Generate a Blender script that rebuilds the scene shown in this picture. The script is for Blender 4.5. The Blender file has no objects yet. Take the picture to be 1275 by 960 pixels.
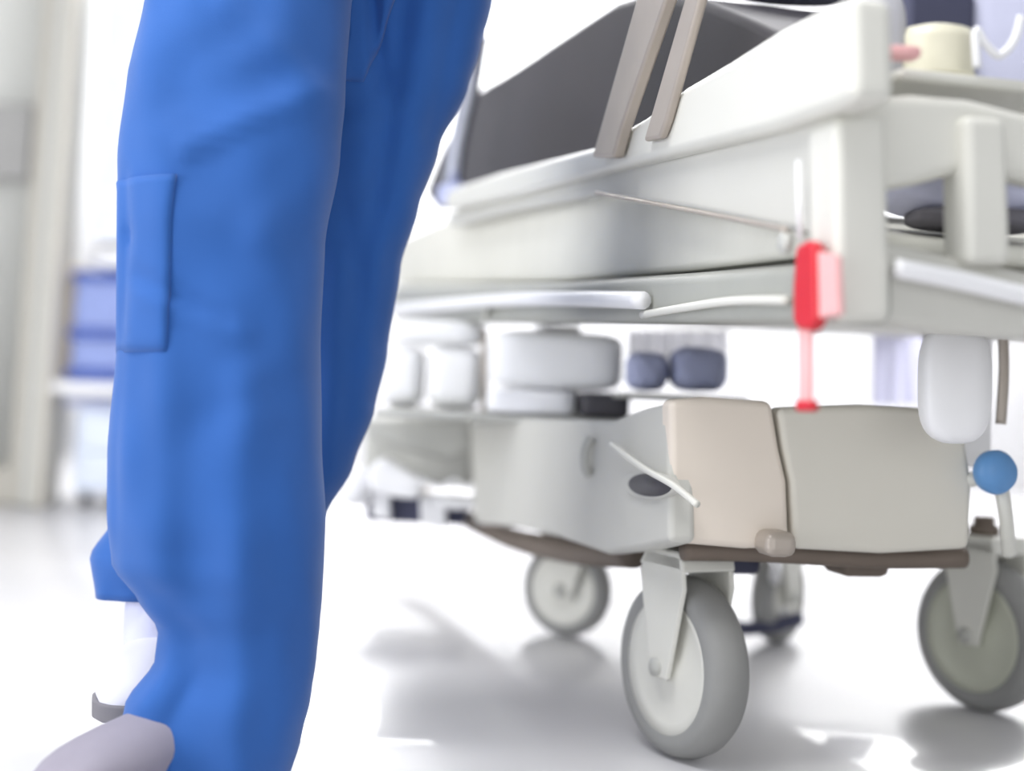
import bpy, bmesh, math, random
from mathutils import Vector, Matrix, Euler
random.seed(4)
PI = math.pi
S = bpy.context.scene
COL = S.collection

# ------------------------------------------------------------------ camera
FPX = 1800.0
CAM_H, PITCH, ROLL = 0.40, math.radians(5.0), math.radians(2.5)
SHIFT_Y = -0.128
cd = bpy.data.cameras.new('camera'); cam = bpy.data.objects.new('camera', cd); COL.objects.link(cam)
cd.sensor_width = 36; cd.sensor_fit = 'HORIZONTAL'; cd.lens = 36 * FPX / 1275; cd.shift_y = SHIFT_Y
cd.clip_start = 0.05
CAMROT = Matrix.Rotation(PI / 2 + PITCH, 3, 'X') @ Matrix.Rotation(ROLL, 3, 'Z')
cam.matrix_world = Matrix.Translation((0, 0, CAM_H)) @ CAMROT.to_4x4()
cd.dof.use_dof = True; cd.dof.focus_distance = 1.42; cd.dof.aperture_fstop = 1.7
S.camera = cam

# ------------------------------------------------------------------ world, lamps, exposure
S.view_settings.view_transform = 'Standard'; S.view_settings.look = 'None'
S.view_settings.gamma = 1; S.view_settings.use_curve_mapping = False
S.view_settings.exposure = 0.0
w = bpy.data.worlds.new('world'); S.world = w; w.use_nodes = True
w.node_tree.nodes['Background'].inputs[0].default_value = (0.93, 0.96, 1.0, 1)
w.node_tree.nodes['Background'].inputs[1].default_value = 0.62

def area(name, loc, rot, size, size_y, power, color=(1, 1, 1)):
    l = bpy.data.lights.new(name, 'AREA'); l.shape = 'RECTANGLE'; l.size = size; l.size_y = size_y
    l.energy = power; l.color = color
    o = bpy.data.objects.new(name, l); COL.objects.link(o); o.location = loc; o.rotation_euler = rot
    return o
area('ceiling_lamp', (-0.9, 0.5, 2.52), (0, 0, 0), 1.2, 0.6, 46)
area('ceiling_lamp', (0.6, 2.9, 2.52), (0, 0, 0), 1.2, 0.6, 45)
area('ceiling_lamp', (-0.4, 5.3, 2.52), (0, 0, 0), 2.4, 0.8, 170)
area('ceiling_lamp', (2.6, 5.3, 2.52), (0, 0, 0), 2.4, 0.8, 130)
area('added_fill_light', (-2.7, 0.35, 0.85), (math.radians(90), 0, math.radians(-54)), 1.7, 1.6, 54, (0.97, 0.98, 1.0))  # unseen fill lamp added at the left to brighten the linens under the deck

area('added_fill_light', (0.7, -2.4, 0.95), (math.radians(90), 0, 0), 3.0, 1.8, 26, (0.98, 0.99, 1.0))  # unseen low fill added behind the camera, lifts linens and bed ends

# ------------------------------------------------------------------ helpers
CAMLOC = Vector((0, 0, CAM_H))
def ray(px, py):
    d = Vector(((px - 637.5) / FPX, -(py - 480) / FPX + SHIFT_Y * 1275 / FPX, -1))
    return CAMROT @ d
def D(px, py, Y):
    d = ray(px, py); return CAMLOC + d * (Y / d.y)
def onp(px, py, p0, n):
    d = ray(px, py); return CAMLOC + d * ((p0 - CAMLOC).dot(n) / d.dot(n))
def ground(px, py):
    return onp(px, py, Vector((0, 0, 0)), Vector((0, 0, 1)))

def srgb(r, g, b):
    f = lambda c: (c / 255 / 12.92) if c / 255 <= 0.04045 else ((c / 255 + 0.055) / 1.055) ** 2.4
    return (f(r), f(g), f(b), 1)

MATS = {}
def mat(name, rgb, rough=0.5, metal=0.0, var=0.05, scale=18.0, bump=0.0, bscale=200.0, sheen=0.0, coat=0.0, trans=0.0, stretch=None):
    if name in MATS: return MATS[name]
    m = bpy.data.materials.new(name); m.use_nodes = True; nt = m.node_tree; N = nt.nodes; L = nt.links
    p = N['Principled BSDF']
    tc = N.new('ShaderNodeTexCoord'); mp = N.new('ShaderNodeMapping'); L.new(tc.outputs['Object'], mp.inputs[0])
    if stretch: mp.inputs['Scale'].default_value = stretch
    nz = N.new('ShaderNodeTexNoise'); nz.inputs['Scale'].default_value = scale; nz.inputs['Detail'].default_value = 4
    L.new(mp.outputs[0], nz.inputs['Vector'])
    cr = N.new('ShaderNodeValToRGB'); c = srgb(*rgb)
    cr.color_ramp.elements[0].position = 0.3; cr.color_ramp.elements[1].position = 0.7
    cr.color_ramp.elements[0].color = tuple(x * (1 - var) for x in c[:3]) + (1,)
    cr.color_ramp.elements[1].color = tuple(min(1, x * (1 + var)) for x in c[:3]) + (1,)
    L.new(nz.outputs['Fac'], cr.inputs[0]); L.new(cr.outputs[0], p.inputs['Base Color'])
    p.inputs['Roughness'].default_value = rough; p.inputs['Metallic'].default_value = metal
    p.inputs['Sheen Weight'].default_value = sheen; p.inputs['Coat Weight'].default_value = coat
    p.inputs['Transmission Weight'].default_value = trans
    if bump:
        n2 = N.new('ShaderNodeTexNoise'); n2.inputs['Scale'].default_value = bscale
        L.new(tc.outputs['Object'], n2.inputs['Vector'])
        b = N.new('ShaderNodeBump'); b.inputs['Strength'].default_value = bump; b.inputs['Distance'].default_value = 0.002
        L.new(n2.outputs['Fac'], b.inputs['Height']); L.new(b.outputs[0], p.inputs['Normal'])
    MATS[name] = m
    return m

scrub = mat('scrub_cloth', (34, 90, 166), 0.85, var=0.06, scale=9, bump=0.15, bscale=900, sheen=0.15)
skin_m = mat('skin', (214, 170, 148), 0.55, var=0.04)
shoe_grey = mat('grey_clog', (150, 145, 158), 0.6)
shoe_pale = mat('pale_clog', (214, 214, 226), 0.55)
sole_m = mat('sole', (120, 118, 124), 0.8)
bedw = mat('bed_plastic', (219, 218, 210), 0.42, var=0.02, scale=5)
bedgrey = mat('bed_grey_plastic', (205, 204, 197), 0.45, var=0.02, scale=5)
beige = mat('beige_plastic', (232, 221, 208), 0.5, var=0.02, scale=5)
greige = mat('greige_plastic', (220, 216, 205), 0.5, var=0.02, scale=5)
steel = mat('painted_steel', (190, 190, 184), 0.45, 0.1)
taupe = mat('taupe_metal', (180, 170, 160), 0.4, 0.3)
chrome = mat('chrome', (196, 200, 214), 0.22, 0.85)
brown = mat('brown_frame', (120, 108, 98), 0.6, 0.2)
darkm = mat('dark_plastic', (72, 70, 76), 0.5)
navy = mat('navy_plastic', (66, 68, 92), 0.55)
charcoal = mat('charcoal_vinyl', (52, 48, 53), 0.6, var=0.1, scale=6, bump=0.1, bscale=500)
cream = mat('cream_sheet', (226, 225, 216), 0.85, var=0.02, bump=0.2, bscale=60)
white = mat('white_plastic', (244, 244, 246), 0.4, var=0.01)
linen = mat('white_linen', (248, 248, 248), 0.9, var=0.01, bump=0.3, bscale=50, sheen=0.2)
lav = mat('lavender_cloth', (206, 208, 232), 0.85, var=0.03, bump=0.2, bscale=60)
bluegrey = mat('blue_grey_cloth', (184, 190, 222), 0.85, var=0.08, scale=20, bump=0.3, bscale=60)
tyre = mat('tyre_rubber', (148, 148, 146), 0.65, var=0.05)
hubm = mat('hub_plastic', (222, 221, 213), 0.4, var=0.02)
hub_green = mat('hub_plastic_green', (196, 198, 182), 0.4, var=0.02)
redm = mat('red_plastic', (206, 40, 52), 0.45)
redpale = mat('pale_red_cloth', (232, 178, 178), 0.8)
bluep = mat('blue_plastic', (98, 150, 205), 0.4)
lavp = mat('pale_lavender_cloth', (246, 246, 255), 0.85, var=0.01)
framegrey = mat('frame_grey', (166, 167, 160), 0.45, var=0.03)
_nt = lavp.node_tree; _t = _nt.nodes.new('ShaderNodeBsdfTranslucent'); _t.inputs[0].default_value = srgb(248, 248, 255)
_m = _nt.nodes.new('ShaderNodeMixShader'); _m.inputs[0].default_value = 0.85
_nt.links.new(_nt.nodes['Principled BSDF'].outputs[0], _m.inputs[1]); _nt.links.new(_t.outputs[0], _m.inputs[2])
_nt.links.new(_m.outputs[0], _nt.nodes['Material Output'].inputs[0])      # thin cloth lets the bright corridor through
cloth_m = lavp.copy(); MATS['c'] = cloth_m; [setattr(n.inputs[0], 'default_value', srgb(196, 196, 218)) for n in cloth_m.node_tree.nodes if n.type == 'BSDF_TRANSLUCENT']
creamjar = mat('cream_jar', (226, 222, 200), 0.35, var=0.05, scale=40)
bluebin = mat('blue_bin', (138, 154, 208), 0.5, var=0.05)
bluedk = mat('blue_bin_rim', (70, 96, 176), 0.5)
tanm = mat('tan_board', (214, 200, 178), 0.7)

def link(name, me, m, parent=None, smooth=True, bevel=0, seg=3, sub=0):
    o = bpy.data.objects.new(name, me); COL.objects.link(o)
    if m: me.materials.append(m)
    if smooth:
        for p in me.polygons: p.use_smooth = True
    if bevel:
        b = o.modifiers.new('b', 'BEVEL'); b.width = bevel; b.segments = seg; b.limit_method = 'ANGLE'; b.angle_limit = math.radians(35)
        b.harden_normals = True
    if sub:
        s = o.modifiers.new('s', 'SUBSURF'); s.levels = sub; s.render_levels = sub
    if parent:
        o.parent = parent; o.matrix_parent_inverse = MW(parent).inverted()
    return o
def MW(o):
    m = o.matrix_basis.copy()
    if o.parent: m = MW(o.parent) @ o.matrix_parent_inverse @ m
    return m
def from_bm(name, bm, m, parent=None, **k):
    bmesh.ops.recalc_face_normals(bm, faces=bm.faces)
    me = bpy.data.meshes.new(name); bm.to_mesh(me); bm.free()
    return link(name, me, m, parent, **k)
def tag(o, label=None, cat=None, group=None, kind=None):
    if label: o['label'] = label
    if cat: o['category'] = cat
    if group: o['group'] = group
    if kind: o['kind'] = kind
    return o
def empty(name, loc, label, cat, group=None):
    o = bpy.data.objects.new(name, None); COL.objects.link(o); o.location = loc; o.empty_display_size = 0.05
    return tag(o, label, cat, group)

def prism_bm(bm, pts, d):
    a = [bm.verts.new(p) for p in pts]; b = [bm.verts.new(p + d) for p in pts]
    n = len(pts)
    bm.faces.new(a); bm.faces.new(b[::-1])
    for i in range(n): bm.faces.new((a[i], b[i], b[(i + 1) % n], a[(i + 1) % n]))
def prism(name, pts, d, m, parent=None, **k):
    bm = bmesh.new(); prism_bm(bm, pts, d); return from_bm(name, bm, m, parent, **k)
def box_bm(bm, c, dims, rot=None):
    M = Matrix.Translation(c) @ (rot.to_4x4() if rot else Matrix.Identity(4)) @ Matrix.Diagonal((*dims, 1))
    bmesh.ops.create_cube(bm, size=1, matrix=M)
def box(name, c, dims, m, parent=None, rot=None, bevel=0.004, **k):
    bm = bmesh.new(); box_bm(bm, c, dims, rot); return from_bm(name, bm, m, parent, bevel=bevel, **k)
def soft(name, c, dims, m, parent=None, rot=None, puff=0.12, wob=0.0, n=10, power=5.0):
    """a cushion-like rounded box: superellipsoid with a little waviness"""
    bm = bmesh.new(); bmesh.ops.create_cube(bm, size=2)
    bmesh.ops.subdivide_edges(bm, edges=bm.edges, cuts=n, use_grid_fill=True)
    ph = random.random() * 9
    for v in bm.verts:
        p = v.co; r = (abs(p.x) ** power + abs(p.y) ** power + abs(p.z) ** power) ** (1 / power)
        q = p / r
        wv = 1 + wob * (math.sin(4 * q.x + ph) * math.cos(3 * q.z + ph) + 0.6 * math.sin(9 * q.x + 5 * q.z + ph))
        bulge = 1 + puff * (1 - q.x ** 2) * (1 - q.y ** 2)
        v.co = Vector((q.x * dims[0] / 2 * wv, q.y * dims[1] / 2 * wv, q.z * dims[2] / 2 * bulge * wv))
    M = Matrix.Translation(c) @ (rot.to_4x4() if rot else Matrix.Identity(4))
    bmesh.ops.transform(bm, matrix=M, verts=bm.verts)
    return from_bm(name, bm, m, parent)
def smoothpath(pts, k=8):
    if len(pts) < 3: return pts
    out = []
    P = [pts[0]] + list(pts) + [pts[-1]]
    for i in range(1, len(P) - 2):
        for j in range(k):
            t = j / k; a, b, c, d = P[i - 1:i + 3]
            out.append(0.5 * ((2 * b) + (c - a) * t + (2 * a - 5 * b + 4 * c - d) * t * t + (3 * b - a - 3 * c + d) * t ** 3))
    out.append(pts[-1]); return out
def tube_bm(bm, pts, r, n=12, r2=None):
    rings = []; up = Vector((0.13, 0.2, 0.97)).normalized()
    for i, p in enumerate(pts):
        t = (pts[min(i + 1, len(pts) - 1)] - pts[max(i - 1, 0)]).normalized()
        x = t.cross(up)
        if x.length < 1e-3: x = t.cross(Vector((1, 0, 0)))
        x.normalize(); y = t.cross(x).normalized()
        rr = r if r2 is None else r + (r2 - r) * i / (len(pts) - 1)
        rings.append([bm.verts.new(p + (x * math.cos(2 * PI * k / n) + y * math.sin(2 * PI * k / n)) * rr) for k in range(n)])
    for a, b in zip(rings, rings[1:]):
        for k in range(n): bm.faces.new((a[k], a[(k + 1) % n], b[(k + 1) % n], b[k]))
    bm.faces.new(rings[0][::-1]); bm.faces.new(rings[-1])
def tube(name, pts, r, m, parent=None, sm=True, r2=None, n=12):
    bm = bmesh.new(); tube_bm(bm, smoothpath(pts) if sm else pts, r, n, r2); return from_bm(name, bm, m, parent)
def lathe_bm(bm, prof, M, n=48, close=True):
    """prof: (radius, height) pairs about local Z"""
    rings = []
    for r, h in prof:
        rings.append([bm.verts.new(M @ Vector((r * math.cos(2 * PI * k / n), r * math.sin(2 * PI * k / n), h))) for k in range(n)])
    for a, b in zip(rings, rings[1:]):
        for k in range(n): bm.faces.new((a[k], a[(k + 1) % n], b[(k + 1) % n], b[k]))
    if close: bm.faces.new(rings[0][::-1]); bm.faces.new(rings[-1])
def lathe(name, prof, M, m, parent=None, n=48, close=True, **k):
    bm = bmesh.new(); lathe_bm(bm, prof, M, n, close); return from_bm(name, bm, m, parent, **k)

# ------------------------------------------------------------------ the setting
def floor_mat():
    m = mat('floor_vinyl', (208, 207, 209), 0.32, var=0.02, scale=3, coat=0.25)
    return m
def st(o): return tag(o, kind='structure')
FZ = 0.0
st(box('floor', Vector((0, 3.0, -0.05)), (12, 13, 0.1), floor_mat(), bevel=0))
wallw = mat('wall_paint', (246, 246, 247), 0.8, var=0.01, scale=4)
walll = mat('wall_paint_grey', (208, 209, 205), 0.8, var=0.015, scale=4)
band = mat('wall_guard_grey', (160, 159, 157), 0.6, var=0.02)
trimm = mat('door_trim', (196, 192, 182), 0.5, var=0.02)
st(box('wall_back', Vector((0, 6.55, 1.3)), (12, 0.1, 2.6), wallw, bevel=0))
st(box('ceiling', Vector((0, 3.0, 2.65)), (12, 13, 0.1), wallw, bevel=0))
# a partition with a door frame at the left, its foot where the floor line shows
gl = ground(8, 626); WY = gl.y
xr = D(30, 560, WY).x                      # right edge of the partition (inner edge of the frame)
st(box('wall_left', Vector((xr - 1.53, WY + 0.06, 1.3)), (3.2, 0.12, 2.6), walll, bevel=0))
zb0, zb1 = D(20, 226, WY).z, D(20, 132, WY).z
wl = st(box('trim_1', Vector((xr - 1.53, WY - 0.02, (zb0 + zb1) / 2)), (3.0, 0.05, zb1 - zb0), band, bevel=0.012))
st(box('baseboard_left', Vector((xr - 1.53, WY - 0.006, 0.05)), (3.0, 0.02, 0.10), trimm, bevel=0.004))
for i, (dx, wd, dp) in enumerate(((0.0, 0.05, 0.05), (0.045, 0.035, 0.09), (0.078, 0.03, 0.13))):
    st(box('trim_%d' % (i + 2), Vector((xr + dx, WY - dp / 2 + 0.005, 1.3)), (wd, dp, 2.6), trimm if i != 1 else walll, bevel=0.01))

# ------------------------------------------------------------------ person
HIPW = D(400, -250, 1.45)
person = empty('person', Vector((D(280, 960, 1.40).x, 1.45, 0)), 'person in blue scrub trousers striding left in front of the hospital bed', 'person')

def interp(tab, y):
    for a, b in zip(tab, tab[1:]):
        if a[0] <= y <= b[0]:
            t = (y - a[0]) / (b[0] - a[0]); t = t * t * (3 - 2 * t) * 0.5 + t * 0.5
            return [a[i] + (b[i] - a[i]) * t for i in range(1, len(a))]
    return list(tab[-1][1:]) if y > tab[-1][0] else list(tab[0][1:])
def ridge(px, py, x0, y0, x1, y1, w, h):
    dx, dy = x1 - x0, y1 - y0; L2 = dx * dx + dy * dy
    t = ((px - x0) * dx + (py - y0) * dy) / L2; tc = max(0, min(1, t))
    d = math.hypot(px - x0 - dx * tc, py - y0 - dy * tc)
    return h * math.exp(-(d / w) ** 2)
near_tab = [(-330, 250, 560, 1.40), (-180, 225, 520, 1.40), (0, 184, 436, 1.40), (100, 163, 430, 1.395), (200, 151, 422, 1.39), (300, 150, 404, 1.385),
            (430, 149, 398, 1.38), (560, 138, 400, 1.38), (640, 138, 404, 1.385), (700, 143, 402, 1.39), (745, 176, 400, 1.39), (780, 200, 397, 1.39),
            (820, 196, 393, 1.39), (870, 160, 386, 1.39), (920, 148, 374, 1.39), (975, 146, 358, 1.39), (990, 147, 355, 1.39)]
far_tab = [(-330, 330, 680, 1.50), (-180, 330, 650, 1.52), (0, 350, 613, 1.54), (60, 345, 598, 1.55), (110, 335, 583, 1.55), (180, 320, 547, 1.56), (260, 300, 521, 1.57), (330, 280, 499, 1.58),
           (440, 262, 482, 1.60), (510, 245, 466, 1.61), (580, 210, 440, 1.61), (640, 148, 406, 1.61), (690, 115, 350, 1.60), (742, 121, 262, 1.585)]
near_folds = [(300, 30, 420, 140, 16, .0055), (260, 100, 330, 60, 26, -.004), (255, 200, 420, 125, 14, .005), (230, 150, 390, 100, 24, -.004),
              (190, 350, 300, 402, 9, -.0035), (200, 372, 320, 420, 12, .002), (172, 232, 176, 300, 8, -.005), (176, 300, 166, 420, 8, -.005), (322, 480, 315, 960, 26, .006),
              (225, 240, 228, 700, 22, .003), (255, 560, 250, 940, 30, -.003), (165, 440, 155, 700, 10, -.003), (340, 300, 400, 240, 26, .003), (240, 270, 330, 300, 30, .003),
              (270, 520, 390, 470, 22, -.002), (180, 880, 220, 820, 12, .004), (200, 930, 250, 840, 14, -.003), (170, 80, 185, 0, 12, -.003)]
far_folds = [(470, 0, 482, 118, 10, -.010), (440, 0, 432, 120, 14, .008), (545, 0, 500, 260, 16, .005), (510, 20, 470, 300, 14, -.006), (440, 260, 470, 420, 16, -.005),
             (430, 330, 420, 600, 16, .006), (480, 300, 450, 520, 12, .005), (575, 20, 540, 180, 10, -.003), (420, 180, 500, 150, 12, .004)]
def leg_loft(bm, tab, folds, nr=110, na=120, flat=0.78, cap_top=True):
    y0, y1 = tab[0][0], tab[-1][0]; rings = []
    for i in range(nr):
        py = y0 + (y1 - y0) * i / (nr - 1)
        L, R, Z = interp(tab, py)
        a, b = D(L, py, Z), D(R, py, Z); c = (a + b) / 2; hw = (b - a) / 2
        dv = Vector((0, 1, 0)) * hw.length * flat
        ring = []
        for k in range(na):
            t = 2 * PI * k / na; cx, sy = math.cos(t), math.sin(t)
            e = 0.86
            ux = math.copysign(abs(cx) ** e, cx); uy = math.copysign(abs(sy) ** e, sy)
            px = L + (R - L) * (ux * 0.5 + 0.5)
            off = 0.0
            if sy < 0.25:
                wt = min(1, (0.25 - sy) * 3)
                off = 1.35 * sum(ridge(px, py, *f) for f in folds) * wt
            off += 0.0018 * math.sin(5 * t + py / 60.0) * math.sin(py / 43.0 + 2 * math.cos(t)) + 0.0012 * math.sin(9 * t - py / 37.0)
            nrm = (hw.normalized() * ux + Vector((0, uy, 0))).normalized()
            # folds move the cloth in depth only, so that the outline stays
            dirv = Vector((nrm.x * 0.35, nrm.y, 0))
            ring.append(bm.verts.new(c + hw * ux + dv * uy + dirv * off * (1 - 0.6 * abs(ux) ** 6)))
        rings.append(ring)
    for a, b in zip(rings, rings[1:]):
        for k in range(na): bm.faces.new((a[k], a[(k + 1) % na], b[(k + 1) % na], b[k]))
    bm.faces.new(rings[0][::-1])
    # hem: turned-in edge so the trouser leg reads as cloth with thickness
    last = rings[-1]; cen = sum((v.co for v in last), Vector()) / na
    inner = [bm.verts.new(cen + (v.co - cen) * 0.95 + Vector((0, 0, 0.0))) for v in last]
    up = [bm.verts.new(cen + (v.co - cen) * 0.94 + Vector((0, 0, 0.06))) for v in last]
    for A, B in ((last, inner), (inner, up)):
        for k in range(na): bm.faces.new((A[k], A[(k + 1) % na], B[(k + 1) % na], B[k]))
    return rings
# body: one continuous skinned figure, clothed; legs follow the trouser centre lines
def cen(tab, py):
    L, R, Z = interp(tab, py); return D((L + R) / 2, py, Z)
body_nodes = []
def bn(co, r): body_nodes.append((Vector(co), r)); return len(body_nodes) - 1
edges = []
pel = bn((cen(near_tab, -330) + cen(far_tab, -330)) / 2 + Vector((0, 0, 0.05)), 0.10)
pco = body_nodes[pel][0]
def chain(start, lst):
    a = start
    for co, r in lst:
        b = bn(co, r); edges.append((a, b)); a = b
    return a
nh = cen(near_tab, 990); 
chain(pel, [(cen(near_tab, -250), .085), (cen(near_tab, 0), .075), (cen(near_tab, 300), .058), (cen(near_tab, 560), .052), (cen(near_tab, 800), .042),
            (Vector((nh.x, nh.y, .075)), .034), (Vector((nh.x - .03, nh.y - .02, .05)), .028), (Vector((nh.x - .06, nh.y - .06, .04)), .02)])
fh = cen(far_tab, 742)
chain(pel, [(cen(far_tab, -250), .085), (cen(far_tab, 0), .075), (cen(far_tab, 260), .058), (cen(far_tab, 500), .052), (cen(far_tab, 660), .042),
            (Vector((fh.x + .0, fh.y, fh.z - .03)), .032), (Vector((fh.x + .01, fh.y - .01, fh.z - .06)), .028), (Vector((fh.x + .0, fh.y - .05, fh.z - .08)), .02)])
ch = chain(pel, [(pco + Vector((-.02, 0, .16)), .105), (pco + Vector((-.05, 0, .36)), .12)])
chp = body_nodes[ch][0]
nk = chain(ch, [(chp + Vector((-.02, 0, .13)), .055), (chp + Vector((-.04, 0, .20)), .05), (chp + Vector((-.06, 0, .30)), .085), (chp + Vector((-.06, 0, .38)), .07)])
for s in (-1, 1):
    chain(ch, [(chp + Vector((-.01, s * .17, .06)), .05), (chp + Vector((.04, s * .23, -.20)), .042), (chp + Vector((.20, s * .22, -.38)), .032), (chp + Vector((.26, s * .22, -.42)), .026)])
me = bpy.data.meshes.new('body'); me.from_pydata([c for c, r in body_nodes], edges, [])
body = link('body', me, skin_m, person)
sk = body.modifiers.new('skin', 'SKIN')
if not me.skin_vertices: me.skin_vertices.new()
for i, (c, r) in enumerate(body_nodes): me.skin_vertices[0].data[i].radius = (r * .9, r * .9)
me.skin_vertices[0].data[pel].use_root = True
sk.use_smooth_shade = True
ss = body.modifiers.new('s', 'SUBSURF'); ss.levels = 1; ss.render_levels = 2

bm = bmesh.new()
leg_loft(bm, near_tab, near_folds); leg_loft(bm, far_tab, far_folds, flat=0.70)
# seat of the trousers up to the waist (above the frame)
rings = []; c0 = (cen(near_tab, -200) + cen(far_tab, -200)) / 2
for dz, wx, wy in ((-.03, .19, .12), (.04, .185, .125), (.14, .175, .12), (.22, .165, .115)):
    rings.append([bm.verts.new(c0 + Vector((wx * math.cos(t * PI / 24), wy * math.sin(t * PI / 24), dz))) for t in range(48)])
for a, b in zip(rings, rings[1:]):
    for k in range(48): bm.faces.new((a[k], a[(k + 1) % 48], b[(k + 1) % 48], b[k]))
bm.faces.new(rings[0][::-1])
trousers = from_bm('scrub_trousers', bm, scrub, person)
# tunic above (mostly beyond the frame)
bm = bmesh.new(); rings = []
for dz, wx, wy in ((.10, .20, .15), (.25, .19, .145), (.42, .20, .15), (.55, .21, .15), (.62, .15, .11), (.65, .08, .07)):
    rings.append([bm.verts.new(c0 + Vector((-.03 * dz + wx * math.cos(t * PI / 24), wy * 1.15 * math.sin(t * PI / 24), dz))) for t in range(48)])
for a, b in zip(rings, rings[1:]):
    for k in range(48): bm.faces.new((a[k], a[(k + 1) % 48], b[(k + 1) % 48], b[k]))
from_bm('scrub_top', bm, scrub, person)

# cargo pocket on the near thigh, a cloth patch standing proud of the trouser leg
def leg_surface(tab, folds, u, py, out=0.002, flat=0.78):
    """point on the front of the leg at width fraction u (-1..1)"""
    L, R, Z = interp(tab, py); a, b = D(L, py, Z), D(R, py, Z); c = (a + b) / 2; hw = (b - a) / 2
    cx = math.copysign(abs(u) ** (1 / 0.86), u); s = math.sqrt(max(0, 1 - cx * cx)); uy = -s ** 0.86
    px = L + (R - L) * (u * .5 + .5)
    off = 1.35 * sum(ridge(px, py, *f) for f in folds) + out
    return c + hw * u + Vector((0, 1, 0)) * hw.length * flat * uy + Vector((0, -1, 0)) * off
def patch(name, tab, folds, outline, m, parent, out=0.004, flat=0.78, nu=14, nv=20):
    """outline: py0, py1, (uL0,uL1), (uR0,uR1)"""
    py0, py1, uL, uR = outline
    bm = bmesh.new(); G = []; B = []
    for j in range(nv + 1):
        t = j / nv; py = py0 + (py1 - py0) * t; l = uL[0] + (uL[1] - uL[0]) * t; r = uR[0] + (uR[1] - uR[0]) * t
        edge = 0.35 if j in (0, nv) else 1
        G.append([bm.verts.new(leg_surface(tab, folds, l + (r - l) * i / nu, py, out * (0.45 if i in (0, nu) else 1) * edge if j else out, flat)) for i in range(nu + 1)])
        B.append([bm.verts.new(leg_surface(tab, folds, l + (r - l) * i / nu, py, -0.004, flat)) for i in range(nu + 1)])
    for j in range(nv):
        for i in range(nu):
            bm.faces.new((G[j][i], G[j][i + 1], G[j + 1][i + 1], G[j + 1][i]))
            bm.faces.new((B[j][i], B[j + 1][i], B[j + 1][i + 1], B[j][i + 1]))
    for i in range(nu):
        bm.faces.new((G[0][i], B[0][i], B[0][i + 1], G[0][i + 1])); bm.faces.new((G[nv][i], G[nv][i + 1], B[nv][i + 1], B[nv][i]))
    for j in range(nv):
        bm.faces.new((G[j][0], G[j + 1][0], B[j + 1][0], B[j][0])); bm.faces.new((G[j][nu], B[j][nu], B[j + 1][nu], G[j + 1][nu]))
    return from_bm(name, bm, m, parent)
patch('cargo_pocket', near_tab, near_folds, (232, 440, (-0.985, -0.985), (-0.30, -0.34)), scrub, trousers, out=0.0045)
patch('tunic_vent_flap', far_tab, far_folds, (-60, 120, (-0.35, -0.15), (0.25, 0.04)), scrub, trousers, out=0.012, flat=0.70)
# seam tape running down the near leg
# shoes
def shoe(name, heel, toe, w, h, m, parent, up=Vector((0, 0, 1))):
    ax = (toe - heel); L = ax.length; ax.normalize(); side = ax.cross(up).normalized(); upv = side.cross(ax).normalized()
    bm = bmesh.new(); rings = []
    prof = [(0.0, .30, .35), (.03, .62, .75), (.12, .78, 1.0), (.3, .80, .95), (.5, .86, .80), (.68, 1.0, .68), (.84, .92, .55), (.95, .62, .40), (1.0, .25, .2)]
    n = 28
    for s, ww, hh in prof:
        c = heel + ax * L * s
        r = []
        for k in range(n):
            t = 2 * PI * k / n; x = math.cos(t); z = math.sin(t)
            zz = (0.5 + 0.5 * z) ** 0.9
            r.append(bm.verts.new(c + side * x * w / 2 * ww * (1 if z > -.2 else .92) + upv * zz * h * hh))
        rings.append(r)
    for a, b in zip(rings, rings[1:]):
        for k in range(n): bm.faces.new((a[k], a[(k + 1) % n], b[(k + 1) % n], b[k]))
    bm.faces.new(rings[0][::-1]); bm.faces.new(rings[-1])
    o = from_bm(name, bm, m, parent, sub=1)
    # sole
    bm = bmesh.new(); pts = []
    for s, ww, hh in prof: pts.append(heel + ax * L * (s * 1.02 - .01) + side * w / 2 * ww * 1.05)
    for s, ww, hh in prof[::-1]: pts.append(heel + ax * L * (s * 1.02 - .01) - side * w / 2 * ww * 1.05)
    prism_bm(bm, [p - upv * 0.008 for p in pts], upv * 0.02)
    from_bm('sole', bm, sole_m, o, bevel=0.004)
    return o
s1 = shoe('shoe', Vector((nh.x + .04, nh.y + .05, .010)), Vector((nh.x - .125, nh.y - .12, .010)), .09, .10, shoe_grey, person)
s1['label'] = 'grey clog under the near trouser leg'
s2 = shoe('shoe', Vector((fh.x + .045, fh.y + .06, fh.z - .085)), Vector((fh.x - .012, fh.y - .10, fh.z - .105)), .085, .082, shoe_pale, person)
lathe('sock', [(.036, .0), (.041, .02), (.041, .07), (.040, .10)], Matrix.Translation((fh.x + .012, fh.y + .0, fh.z - .065)), lav, person)
lathe('sock', [(.036, .0), (.041, .02), (.041, .07), (.040, .10)], Matrix.Translation((nh.x, nh.y, .06)), lav, person)
s2['label'] = 'pale clog on the raised far foot'

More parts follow.
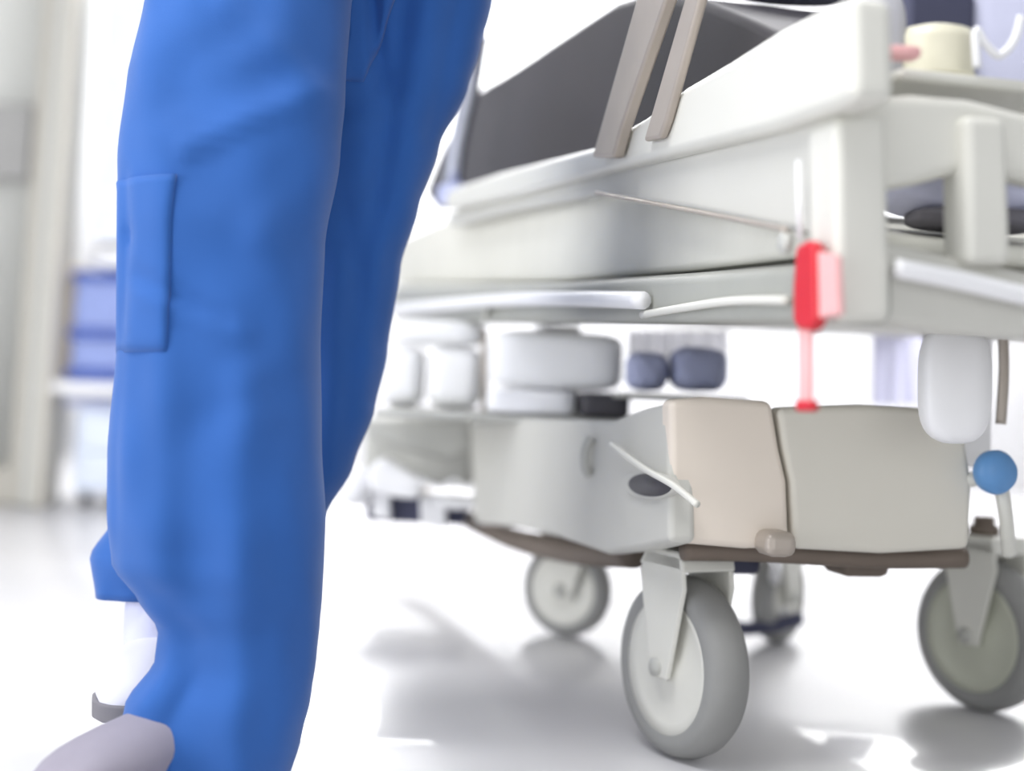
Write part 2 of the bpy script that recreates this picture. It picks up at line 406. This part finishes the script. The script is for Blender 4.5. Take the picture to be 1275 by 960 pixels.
# ------------------------------------------------------------------ hospital bed
ANG = math.radians(14)
U = Vector((-math.sin(ANG), math.cos(ANG), 0)); V = Vector((math.cos(ANG), math.sin(ANG), 0)); Z = Vector((0, 0, 1))
RB = Matrix((V, U, Z)).transposed()          # local x -> V, y -> U
A0 = Vector((0.13, 1.54, 0))                 # a point of the deck's long side
BC = D(832, 600, 1.50)                       # near corner of the base cover
BC.z = 0
SP = lambda x, y, o=0.0: onp(x, y, A0 + V * o, V)      # deck side plane
SB = lambda x, y, o=0.0: onp(x, y, BC + V * o, V)      # base side plane
EB = lambda x, y, o=0.0: onp(x, y, BC + U * o, U)      # base end plane
NC = SP(1042, 300); NC0 = Vector((NC.x, NC.y, 0))
EP = lambda x, y, o=0.0: onp(x, y, NC0 + U * o, U)     # deck end plane
bed = empty('hospital_bed', Vector((BC.x, BC.y, 0)) + V * .2 + U * .4, 'wheeled hospital bed with light plastic rails, covered base and large castors', 'bed')

# base covers
def poly(f, pts, o=0.0): return [f(x, y, o) for x, y in pts]
prism('base_side_cover', poly(SB, [(584, 524), (660, 520), (760, 523), (800, 508), (831, 500), (833, 676), (800, 684), (752, 690), (690, 668), (640, 656), (590, 652)]), V * .03, bedgrey, bed, bevel=.008)
bc = prism('base_end_cover', poly(EB, [(834, 499), (880, 494), (962, 500), (972, 560), (981, 600), (984, 682), (930, 684), (836, 676)]), U * .03, beige, bed, bevel=.008)
bc['label'] = 'beige end cover of the base'
bc2 = prism('base_end_cover', poly(EB, [(968, 508), (1080, 504), (1150, 508), (1200, 522), (1212, 600), (1208, 684), (1100, 690), (989, 684), (984, 600), (975, 558)]), U * .03, greige, bed, bevel=.008)
bc2['label'] = 'grey end cover of the base'
ztop = EB(900, 505).z; zbot = EB(900, 680).z
rgt = (EB(1205, 600) - BC).dot(V)
c = BC + V * (rgt / 2 + .02) + U * .47; c.z = (ztop - .05 + zbot + .01) / 2
box('base_frame', c, (rgt - .01, .86, ztop - zbot - .06), steel, bed, rot=RB, bevel=.01)
# brown lower chassis showing under the cover
tube('chassis_beam', [SB(470, 585, .05), SB(600, 655, .05), SB(700, 684, .05), SB(790, 690, .05)], .017, brown, bed)
tube('chassis_beam', [EB(850, 684, .05), EB(950, 686, .05), EB(1090, 694, .05), EB(1200, 694, .05)], .012, brown, bed)
box('chassis_crossbar', BC + V * .20 + U * .55 + Z * (zbot - .02), (rgt, .05, .04), brown, bed, rot=RB)
box('actuator_housing', EB(905, 698, .22), (.05, .09, .022), navy, bed, rot=RB, bevel=.008)
# handle recess, slot and lever of the side cover
ell = lambda cx_, cy_, a, b, o: [SB(cx_ + a * math.cos(t * PI / 14), cy_ + b * math.sin(t * PI / 14) + (cx_ + a * math.cos(t * PI / 14) - cx_) * .06, o) for t in range(28)]
prism('handle_rim', ell(806, 604, 31, 18, -.004), V * .010, bedgrey, bed, bevel=.002)
prism('handle_recess', ell(808, 604, 26, 14, -.006), V * .006, darkm, bed)
lever = tube('release_lever', [SB(762, 553, -.012), SB(800, 582, -.014), (SB(838, 604, -.016)), SB(868, 628, -.012)], .0035, bedw, bed)
tube('cover_handle', [SB(736, 545, -.004), SB(729, 560, -.010), SB(728, 578, -.010), SB(733, 592, -.004)], .006, steel, bed)
box('rear_housing', D(523, 562, 2.62) + Vector((0, .12, 0)), (.20, .26, .125), steel, bed, bevel=.02)
prism('rear_end_cover', [D(x, y, 2.48) for x, y in [(452, 520), (585, 522), (588, 560), (560, 575), (500, 560), (455, 545)]], Vector((0, .05, 0)), navy if 0 else bluegrey if 0 else steel, bed, bevel=.01)
box('drive_unit', D(520, 632, 2.5), (.17, .10, .045), navy, bed, bevel=.01)
pd = prism('foot_pedal', [D(x, y, 2.40) for x, y in [(545, 617), (575, 622), (600, 617), (617, 612), (612, 624), (590, 634), (560, 635), (546, 630)]], Vector((0, .07, 0)), white, bed, bevel=.006)
prism('foot_pedal', [D(x, y, 2.38) for x, y in [(458, 585), (472, 570), (500, 584), (528, 600), (520, 622), (492, 620), (462, 612)]], Vector((0, .08, 0)), white, bed, bevel=.008)
prism('pedal_bracket', [D(x, y, 2.42) for x, y in [(462, 612), (484, 616), (486, 648), (464, 644)]], Vector((0, .04, 0)), white, bed, bevel=.004)
prism('pedal_bracket', [D(x, y, 2.42) for x, y in [(522, 616), (553, 616), (556, 658), (524, 654)]], Vector((0, .04, 0)), white, bed, bevel=.004)
lathe('corner_bumper', [(.012, -.03), (.026, -.024), (.028, 0), (.026, .024), (.012, .03)], Matrix.Translation(D(443, 606, 2.42)), white, bed)

# deck, mattress support
P1, P2 = SP(1040, 404, .02), SP(486, 389, .02)
prism('deck', [P1, P2, P2 + V * .68, P1 + V * .68], Z * .025, bedgrey, bed, bevel=.005)
prism('side_frame', poly(SP, [(488, 356), (560, 354), (700, 350), (860, 338), (1042, 322), (1042, 402), (860, 402), (700, 402), (560, 402), (486, 398)]), V * .05, framegrey, bed, bevel=.012)
tube('side_bar', [SP(492, 386, -.012), SP(560, 379, -.012), SP(640, 373, -.012), SP(720, 372, -.012), SP(800, 374, -.012)], .0095, white, bed)
tube('side_bar', [SP(800, 392, -.006), SP(900, 376, -.006), SP(980, 374, -.006)], .004, bedw, bed)
for px_ in (606, 500):
    tube('bar_bracket', [SP(px_, 378, -.012), SP(px_, 390, -.004), SP(px_, 398, .01)], .006, steel, bed)
for k, (px_, yy) in enumerate(((690, 2.28), (1190, 1.72))):
    a = D(px_, 520, yy); b = D(px_, 398, yy)
    a.z = ztop - .06
    b.z = min(b.z, .47)
    box('lift_column', (a + Vector((a.x, a.y, b.z + .02))) / 2, (.06, .06, b.z + .02 - a.z), white, bed, rot=RB)

# side rail: upper panel and lower panel
prism('side_rail', poly(SP, [(552, 262), (556, 236), (620, 214), (740, 182), (800, 146), (850, 108), (905, 76), (965, 38), (1010, 14), (1060, -8), (1062, 122), (1044, 132), (960, 162), (860, 186), (740, 216), (640, 244)], -.02), V * .035, bedw, bed, bevel=.010)
prism('side_rail_skirt', poly(SP, [(548, 268), (640, 244), (740, 214), (860, 186), (960, 160), (1042, 134), (1042, 300), (985, 288), (860, 262), (740, 243), (640, 262), (560, 282)], -.002), V * .028, bedgrey, bed, bevel=.008)
tube('rail_rod', [SP(742, 240, -.014), SP(860, 262, -.014), SP(980, 286, -.014)], .0022, taupe, bed)
lathe('rod_pivot', [(.004, -.004), (.009, -.003), (.009, .003), (.004, .004)], Matrix.Translation(SP(978, 302, -.012)) @ RB.to_4x4() @ Matrix.Rotation(PI / 2, 4, 'Y'), steel, bed)
ra = prism('rail_arm', poly(SP, [(736, 196), (742, 176), (800, -30), (838, -30), (772, 160), (762, 196)], -.036), V * .014, taupe, bed, bevel=.004)
prism('rail_arm', poly(SP, [(800, 176), (808, 150), (860, -30), (878, -30), (828, 150), (820, 172)], -.030), V * .010, taupe, bed, bevel=.004)
tube('rail_post', [SP(598, 40, .0), SP(588, 100, .0), SP(572, 170, .0), SP(560, 250, .0)], .016, chrome, bed)
lathe('post_collar', [(.016, -.02), (.030, -.015), (.030, .015), (.016, .02)], Matrix.Translation(SP(566, 244, .0)), bluegrey, bed)
tube('rail_hinge_rod', [SP(994, 200, -.012), SP(996, 298, -.012)], .0022, white, bed, sm=False)

# near end: posts and end board
prism('corner_post', poly(EP, [(1040, 150), (1060, 140), (1106, 140), (1112, 400), (1044, 402)], -.01), U * .05, bedw, bed, bevel=.008)
prism('end_post', poly(EP, [(1203, 142), (1255, 146), (1262, 330), (1206, 330)], -.01), U * .04, bedw, bed, bevel=.008)
prism('end_board_top', poly(EP, [(1044, 138), (1075, 122), (1140, 116), (1210, 122), (1320, 150), (1320, 236), (1260, 222), (1200, 214), (1150, 228), (1108, 236), (1044, 234)], .004), U * .03, bedw, bed, bevel=.010)
prism('end_board_bottom', poly(EP, [(1044, 306), (1110, 300), (1180, 316), (1320, 346), (1320, 424), (1180, 414), (1110, 402), (1046, 402)], .004), U * .03, bedgrey, bed, bevel=.010)
tube('end_rail', [EP(1116, 334, -.012), EP(1180, 346, -.014), EP(1250, 362, -.014), EP(1320, 378, -.012)], .0075, white, bed)
tr = box('end_shelf', EP(1170, 126, .12) + V * .06, (.29, .17, .010), bedw, bed, rot=RB, bevel=.004)

# red release handle hanging from the near corner of the side frame
h = prism('emergency_handle', poly(SP, [(990, 306), (1004, 298), (1012, 306), (1013, 350), (1014, 400), (1006, 412), (992, 410), (986, 400), (986, 360)], -.02), V * .012, redm, bed, bevel=.004)
h['label'] = 'red hanging handle'
hs = prism('handle_strap', poly(SP, [(993, 408), (1008, 408), (1007, 500), (994, 500)], -.016), V * .004, redpale, h, bevel=.001)
hs['label'] = 'pale pink strap below the red handle'
prism('strap_end', poly(SP, [(989, 498), (1010, 498), (1009, 512), (990, 512)], -.018), V * .007, redm, h, bevel=.002)
prism('handle_tag', poly(SP, [(1014, 312), (1040, 318), (1043, 392), (1018, 396)], -.016), V * .006, redpale, bed, bevel=.002)

# blue round pedal at the base's end
cp = EB(1240, 588, -.02)
bp = lathe('brake_disc', [(.004, -.016), (.018, -.015), (.023, -.008), (.024, .002), (.020, .01), (.004, .012)], Matrix.Translation(cp) @ RB.to_4x4() @ Matrix.Rotation(PI / 2, 4, 'X'), bluep, bed)
bp['label'] = 'round blue disc'
tube('brake_arm', [EB(1195, 600, .02), EB(1215, 596, .0), EB(1240, 590, .0), EB(1252, 640, .0), EB(1256, 690, .02)], .008, bedw, bed)

# castors
R = .098
def caster(loc, ang, m_hub, top, r=R, width=.052):
    """loc: contact point on the floor; axle direction ang about z"""
    g = Matrix.Translation(loc) @ Matrix.Rotation(ang, 4, 'Z')
    AX = g @ Matrix.Translation((0, 0, r)) @ Matrix.Rotation(PI / 2, 4, 'Y')       # local Z = axle
    bm = bmesh.new()
    w2 = width / 2 + .009
    # hood over the wheel + two fork arms
    for s in (-1, 1):
        pts = [Vector((s * w2, -.020, r - .012)), Vector((s * w2, .012, r - .012)), Vector((s * w2, .040, r * 2 + .002)), Vector((s * w2, .026, r * 2 + .026)), Vector((s * w2, -.04, r * 2 + .026)), Vector((s * w2, -.046, r * 2 - .01))]
        prism_bm(bm, [g @ p for p in pts], (g.to_3x3() @ Vector((-s * .007, 0, 0))))
    pts = [Vector((-w2, -.046, r * 2 + .008)), Vector((-w2, -.04, r * 2 + .03)), Vector((-w2, .026, r * 2 + .03)), Vector((-w2, .042, r * 2 + .008))]
    prism_bm(bm, [g @ p for p in pts], g.to_3x3() @ Vector((2 * w2, 0, 0)))
    fork = from_bm('caster', bm, bedw, bed, bevel=.005)
    lathe('swivel_stem', [(.020, r * 2 + .028), (.020, r * 2 + .04), (.014, r * 2 + .044), (.014, max(top, r * 2 + .05))], Matrix.Translation(loc), brown, fork)
    h = width / 2
    lathe('tyre', [(r * .74, -h * .9), (r * .82, -h), (r * .92, -h * .86), (r * .98, -h * .5), (r, 0), (r * .98, h * .5), (r * .92, h * .86), (r * .82, h), (r * .74, h * .9), (r * .74, -h * .9)], AX, tyre, fork, n=64, close=False)
    lathe('wheel_disc', [(.006, -h * 1.02), (r * .2, -h * 1.02), (r * .3, -h * .80), (r * .62, -h * .74), (r * .76, -h * .92), (r * .76, h * .92), (r * .62, h * .74), (r * .3, h * .80), (r * .2, h * 1.02), (.006, h * 1.02)], AX, m_hub, fork, n=64)
    lathe('axle_bolt', [(.002, -w2 - .004), (.010, -w2 - .003), (.010, w2 + .003), (.002, w2 + .004)], AX, steel, fork, n=20)
    return fork
ga = ground(846, 942); gb = ground(1222, 884); gc = ground(704, 792); gd = ground(968, 800)
caster(ga, math.radians(28), hubm, zbot + .01)
caster(gb, math.radians(34), hub_green, zbot + .01)
caster(gc, math.radians(62), hubm, zbot, r=.075, width=.04)
caster(gd, math.radians(-35), hubm, zbot, r=.075, width=.04)
tube('brake_pedal', [gd + Vector((-.15, -.05, .055)), gd + Vector((-.08, -.06, .03)), gd + Vector((-.01, -.045, .035)), gd + Vector((.03, -.03, .045))], .011, navy, bed)
tube('brake_linkage', [EB(940, 672, .10), EB(965, 700, .12), gd + Vector((-.01, -.02, .10)), gd + Vector((0, -.03, .05))], .008, white, bed)
box('gear_housing', EB(1065, 700, .12), (.06, .06, .028), brown, bed, rot=RB, bevel=.01)
box('gear_housing', EB(965, 676, -.012), (.035, .04, .026), taupe, bed, rot=RB, bevel=.01)

# ------------------------------------------------------------------ things on the bed
mt = prism('mattress', poly(SP, [(492, 300), (540, 278), (620, 258), (740, 240), (860, 256), (1036, 290), (1036, 316), (860, 336), (700, 350), (560, 354), (490, 356)], .035), V * .60, cream, None, bevel=.016, seg=4)
tag(mt, 'pale cream covered mattress lying between bed frame and side rail', 'mattress')
bk = prism('backrest_cushion', poly(SP, [(526, 240), (545, 190), (585, 116), (640, 84), (700, 44), (765, 2), (800, -8), (870, -2), (930, 22), (975, 42), (940, 120), (850, 190), (740, 226), (600, 258), (540, 262)], .075), V * .40, charcoal, None, bevel=.012, seg=4)
tag(bk, 'dark charcoal vinyl cushion raised behind the slanting rail arms', 'cushion')
tag(soft('pillow', D(1000, -58, 1.74), (.24, .22, .09), lav, puff=.3, power=3.2), 'pale lavender pillow at the top edge right of the dark cushion', 'pillow')

# ------------------------------------------------------------------ goods between base and deck
def pbox(name, x0, y0, x1, y1, Y, dep, m, label, cat, group=None, puff=.06, power=6, wob=.004, parent=None):
    a = D(x0, y1, Y); b = D(x1, y0, Y); c = (a + b) / 2 + Vector((0, dep / 2, 0))
    o = soft(name, c, (abs(b.x - a.x), dep, abs(b.z - a.z)), m, parent, puff=puff, power=power, wob=wob)
    if label: tag(o, label, cat, group)
    return o
box('base_tray', (D(480, 515, 2.16) + D(790, 515, 2.16)) / 2 + Vector((0, .12, -.006)), (.39, .36, .010), steel, bed, bevel=.003)
pbox('linen_roll', 478, 411, 606, 436, 2.30, .12, linen, 'long flat white linen roll lying on top of the two small bundles', 'linen', 'white linens under the bed deck', power=4)
b1 = pbox('linen_bundle', 470, 438, 526, 508, 2.30, .16, linen, 'small white linen bundle at the far left under the bed deck', 'linen', 'white linens under the bed deck', power=5)
b2 = pbox('linen_bundle', 530, 439, 601, 510, 2.30, .16, linen, 'second small white linen bundle, left of the big white one', 'linen', 'white linens under the bed deck', power=5)
b3 = pbox('linen_bundle', 606, 420, 779, 483, 2.10, .13, linen, 'largest white linen bundle, under the middle of the bed deck', 'linen', 'white linens under the bed deck', power=6)
pbox('storage_box', 604, 488, 719, 514, 2.10, .14, white, 'low white box underneath the largest linen bundle', 'box', power=8)
pbox('storage_box', 721, 485, 786, 513, 2.10, .13, darkm, 'low dark grey box beside the low white box under the bed', 'box', power=9)
tube('tray_post', [D(603, 410, 2.28), D(603, 512, 2.28)], .005, taupe, bed, sm=False)
box('equipment_shelf', (D(785, 492, 1.95) + D(915, 492, 1.95)) / 2 + Vector((0, .06, -.004)), (.17, .16, .008), steel, bed, bevel=.003)
pbox('folded_blanket', 782, 440, 836, 485, 1.97, .10, bluegrey, 'small blue-grey folded blanket on the left of the shelf under the deck', 'blanket', 'blue-grey blankets under the deck', power=3.4, wob=.02)
pbox('folded_blanket', 838, 434, 912, 485, 1.96, .11, bluegrey, 'larger blue-grey folded blanket on the right of the shelf under the deck', 'blanket', 'blue-grey blankets under the deck', power=3.4, wob=.02)
# let the goods rest on the tray and on each other
def rest(o, z):
    dz = z - min(v.co.z for v in o.data.vertices); o.location.z += dz
    return max(v.co.z for v in o.data.vertices) + dz
TZ = ((D(480, 515, 2.16) + D(790, 515, 2.16)) / 2).z
objs = {o['label']: o for o in COL.objects if o.get('category') in ('linen', 'box') and o.type == 'MESH'}
lab = lambda w_: next(o for l, o in objs.items() if w_ in l)
t1 = rest(b1, TZ); t2 = rest(b2, TZ); rest(lab('long flat'), max(t1, t2))
t3 = rest(lab('low white box'), TZ); t4 = rest(lab('low dark grey'), TZ); rest(b3, max(t3, t4))
# hanging lavender drape right of the red handle
def drape(name, x0, y0, x1, y1, Y, m, label, cat, amp=.006, nf=3):
    bm = bmesh.new(); nx, ny = 40, 16; F = []; Bk = []
    for j in range(ny + 1):
        fr, br = [], []
        for i in range(nx + 1):
            p = D(x0 + (x1 - x0) * i / nx, y0 + (y1 - y0) * j / ny, Y)
            o = amp * math.sin(2 * PI * nf * i / nx) * (.4 + .6 * j / ny)
            fr.append(bm.verts.new(p + Vector((0, o, 0))))
        F.append(fr)
    for j in range(ny):
        for i in range(nx): bm.faces.new((F[j][i], F[j][i + 1], F[j + 1][i + 1], F[j + 1][i]))
    return tag(from_bm(name, bm, m), label, cat)
drape('hanging_cloth', 1086, 412, 1156, 503, 2.35, cloth_m, 'pale lavender cloth hanging under the deck, left of the white drainage bag', 'cloth')
drape('bed_sheet', 782, 412, 906, 450, 2.25, lavp, 'pale lavender sheet end hanging behind the blue-grey blankets', 'sheet', nf=5)
bag = pbox('drainage_bag', 1152, 412, 1242, 545, 1.44, .045, white, 'rounded white drainage bag hanging under the near end of the bed', 'bag', power=3.6, puff=.1)
tube('bag_hook', [EB(1248, 400, .02), EB(1250, 460, .02), EB(1246, 528, .02)], .006, taupe, bed)

# ------------------------------------------------------------------ things on the end shelf
sh = EP(1170, 126, .0); ZS = EP(1170, 126, .12).z + .0055
def on_shelf(px, o=.06): 
    p = EP(px, 120, o); p.z = ZS; return p
rr = .032
cj = on_shelf(1164, .078)
jar = empty('specimen_jar', cj, 'round cream ribbed jar on the end shelf below the dark device', 'jar')
rib = [(rr * .90, 0), (rr, .004)] 
for i in range(5): rib += [(rr * 1.0, .006 + i * .007), (rr * .96, .009 + i * .007)]
rib += [(rr * .9, .043), (rr * .6, .046)]
lathe('jar_body', rib, Matrix.Translation(cj), creamjar, jar)
dm = on_shelf(1158, .14)
dev = empty('monitor_device', dm, 'dark slate monitor standing behind the cream jar at the top edge', 'device')
box('housing', dm + Vector((0, 0, .058)), (.066, .035, .085), navy, dev, rot=RB, bevel=.008)
box('stand', dm + Vector((0, 0, .008)), (.05, .04, .016), darkm, dev, rot=RB, bevel=.004)
pbag = on_shelf(1248, .13)
tag(soft('fluid_bag', pbag + Vector((0, .01, .066)), (.062, .045, .116), bluegrey if 0 else lav, puff=.1, power=4, wob=.01), 'pale blue-lavender fluid bag standing at the right edge of the end shelf', 'bag')
gp = on_shelf(1094, .09)
tag(soft('grey_pouch', gp + Vector((0, 0, .036)), (.040, .03, .072), mat('grey_cloth', (176, 176, 182), .8), puff=.1, power=4), 'small soft grey pouch left of the dark device', 'pouch')
wp = [on_shelf(1216, .03) + Vector((0, 0, .004)), on_shelf(1214, .03) + Vector((0, 0, .034)), on_shelf(1226, .03) + Vector((0, 0, .024)), on_shelf(1244, .03) + Vector((0, 0, .016)), on_shelf(1262, .03) + Vector((0, 0, .030)), on_shelf(1270, .03) + Vector((0, 0, .05))]
tag(tube('white_hose', wp, .0035, white), 'white hose looped on the shelf right of the cream jar', 'hose')
tag(soft('swab_packet', on_shelf(1120, .015) + Vector((0, 0, .005)), (.03, .02, .010), redpale, puff=.1, power=4, wob=.02), 'small pale red packet on the shelf in front of the grey pouch', 'packet')
pk = mat('dark_bag_cloth', (112, 110, 118), .8)
tag(soft('dark_pouch', EP(1215, 275, .13), (.12, .08, .018), pk, puff=.2, power=3.2, wob=.02), 'flat dark grey pouch seen through the opening of the end board', 'pouch')
tag(soft('folded_towel', EP(1190, 250, .15), (.13, .09, .03), lav, puff=.2, power=3.2, wob=.02), 'pale lavender folded towel seen through the opening of the end board', 'towel')
# white cables at the far end of the base
tag(tube('white_cable', [D(505, 596, 2.37), D(530, 600, 2.36), D(548, 606, 2.36), D(566, 598, 2.36), D(585, 608, 2.36), D(610, 600, 2.36), D(614, 604, 2.36)], .0035, white), 'white looped cable above the crescent foot pedal', 'cable')

# ------------------------------------------------------------------ supply cart at the far left, behind the person
CY = ground(105, 632).y
def cx(px, py=400): return D(px, py, CY)
xl, xrr = D(92, 560, CY).x, D(330, 560, CY).x
cart = empty('supply_cart', Vector(((xl + xrr) / 2, CY + .2, 0)), 'tall white supply cart standing behind the person at the left', 'cart')
def cbox(name, y0, y1, m, parent, dx0=0, dx1=0, dep=.40, oy=0, bevel=.006):
    z0, z1 = D(100, y1, CY).z, D(100, y0, CY).z
    return box(name, Vector(((xl + dx0 + xrr + dx1) / 2, CY + dep / 2 + oy, (z0 + z1) / 2)), (xrr + dx1 - xl - dx0, dep, z1 - z0), m, parent, bevel=bevel)
pale = mat('pale_blue_panel', (222, 230, 244), 0.5)
cbox('lower_cabinet', 505, 614, pale, cart)
cbox('drawer', 512, 560, pale, cart, dx0=.02, dx1=-.02, dep=.02, oy=-.015)
cbox('drawer', 565, 608, pale, cart, dx0=.02, dx1=-.02, dep=.02, oy=-.015)
cbox('worktop', 476, 490, white, cart, dx0=-.10, dep=.46, oy=-.05)
cbox('tray_rail', 496, 505, bluegrey, cart, dx0=-.03, dep=.42, oy=-.02)
cbox('shelf', 292, 300, white, cart, dx0=-.01)
cbox('upper_cabinet', -60, 292, pale, cart, dx0=.0)
box('side_board', Vector((xl - .055, CY + .21, (D(80, 330, CY).z + D(80, 474, CY).z) / 2)), (.04, .36, D(80, 330, CY).z - D(80, 474, CY).z), tanm, cart)
for sx in (xl + .0, xrr - .01):
    box('cart_post', Vector((sx, CY + .41, (D(80, 290, CY).z + D(80, 480, CY).z) / 2)), (.03, .03, D(80, 290, CY).z - D(80, 480, CY).z), pale, cart)
for sx in (xl + .03, xrr - .03):
    for sy in (.05, .35):
        wh = lathe('wheel', [(.008, -.012), (.024, -.011), (.027, 0), (.024, .011), (.008, .012)], Matrix.Translation((sx, CY + sy, .027)) @ Matrix.Rotation(PI / 2, 4, 'Y'), darkm, cart, n=24)
z0 = D(100, 614, CY).z
for sx in (xl + .03, xrr - .03):
    for sy in (.05, .35):
        box('wheel_bracket', Vector((sx, CY + sy, (z0 + .03) / 2 + .01)), (.034, .03, max(.02, z0 - .03 + .02)), steel, cart, bevel=.003)
def bin_(y0, y1, label, m=bluebin):
    z0, z1 = D(100, y1, CY).z, D(100, y0, CY).z; x0, x1 = xl - .03, xrr - .03
    e = empty('storage_bin', Vector(((x0 + x1) / 2, CY + .2, z0)), label, 'bin', 'blue bins on the supply cart')
    bm = bmesh.new(); box_bm(bm, Vector(((x0 + x1) / 2, CY + .17, (z0 + z1) / 2 - .01)), (x1 - x0, .34, z1 - z0 - .02))
    from_bm('bin_body', bm, m, e, bevel=.012)
    box('bin_rim', Vector(((x0 + x1) / 2, CY + .17, z1 - .012)), (x1 - x0 + .02, .36, .024), bluedk, e, bevel=.006)
bin_(460, 476, 'thin blue tray bin resting on the cart worktop')
bin_(410, 460, 'middle blue bin of the three stacked on the cart')
bin_(338, 410, 'tallest blue bin, topmost of the three stacked on the cart')
z0, z1 = D(100, 334, CY).z, D(100, 303, CY).z
tag(soft('folded_linen', Vector(((xl + xrr) / 2 - .02, CY + .17, (z0 + z1) / 2)), (xrr - xl, .30, z1 - z0), linen, puff=.05, power=6), 'folded white linen lying on top of the blue bins', 'linen')
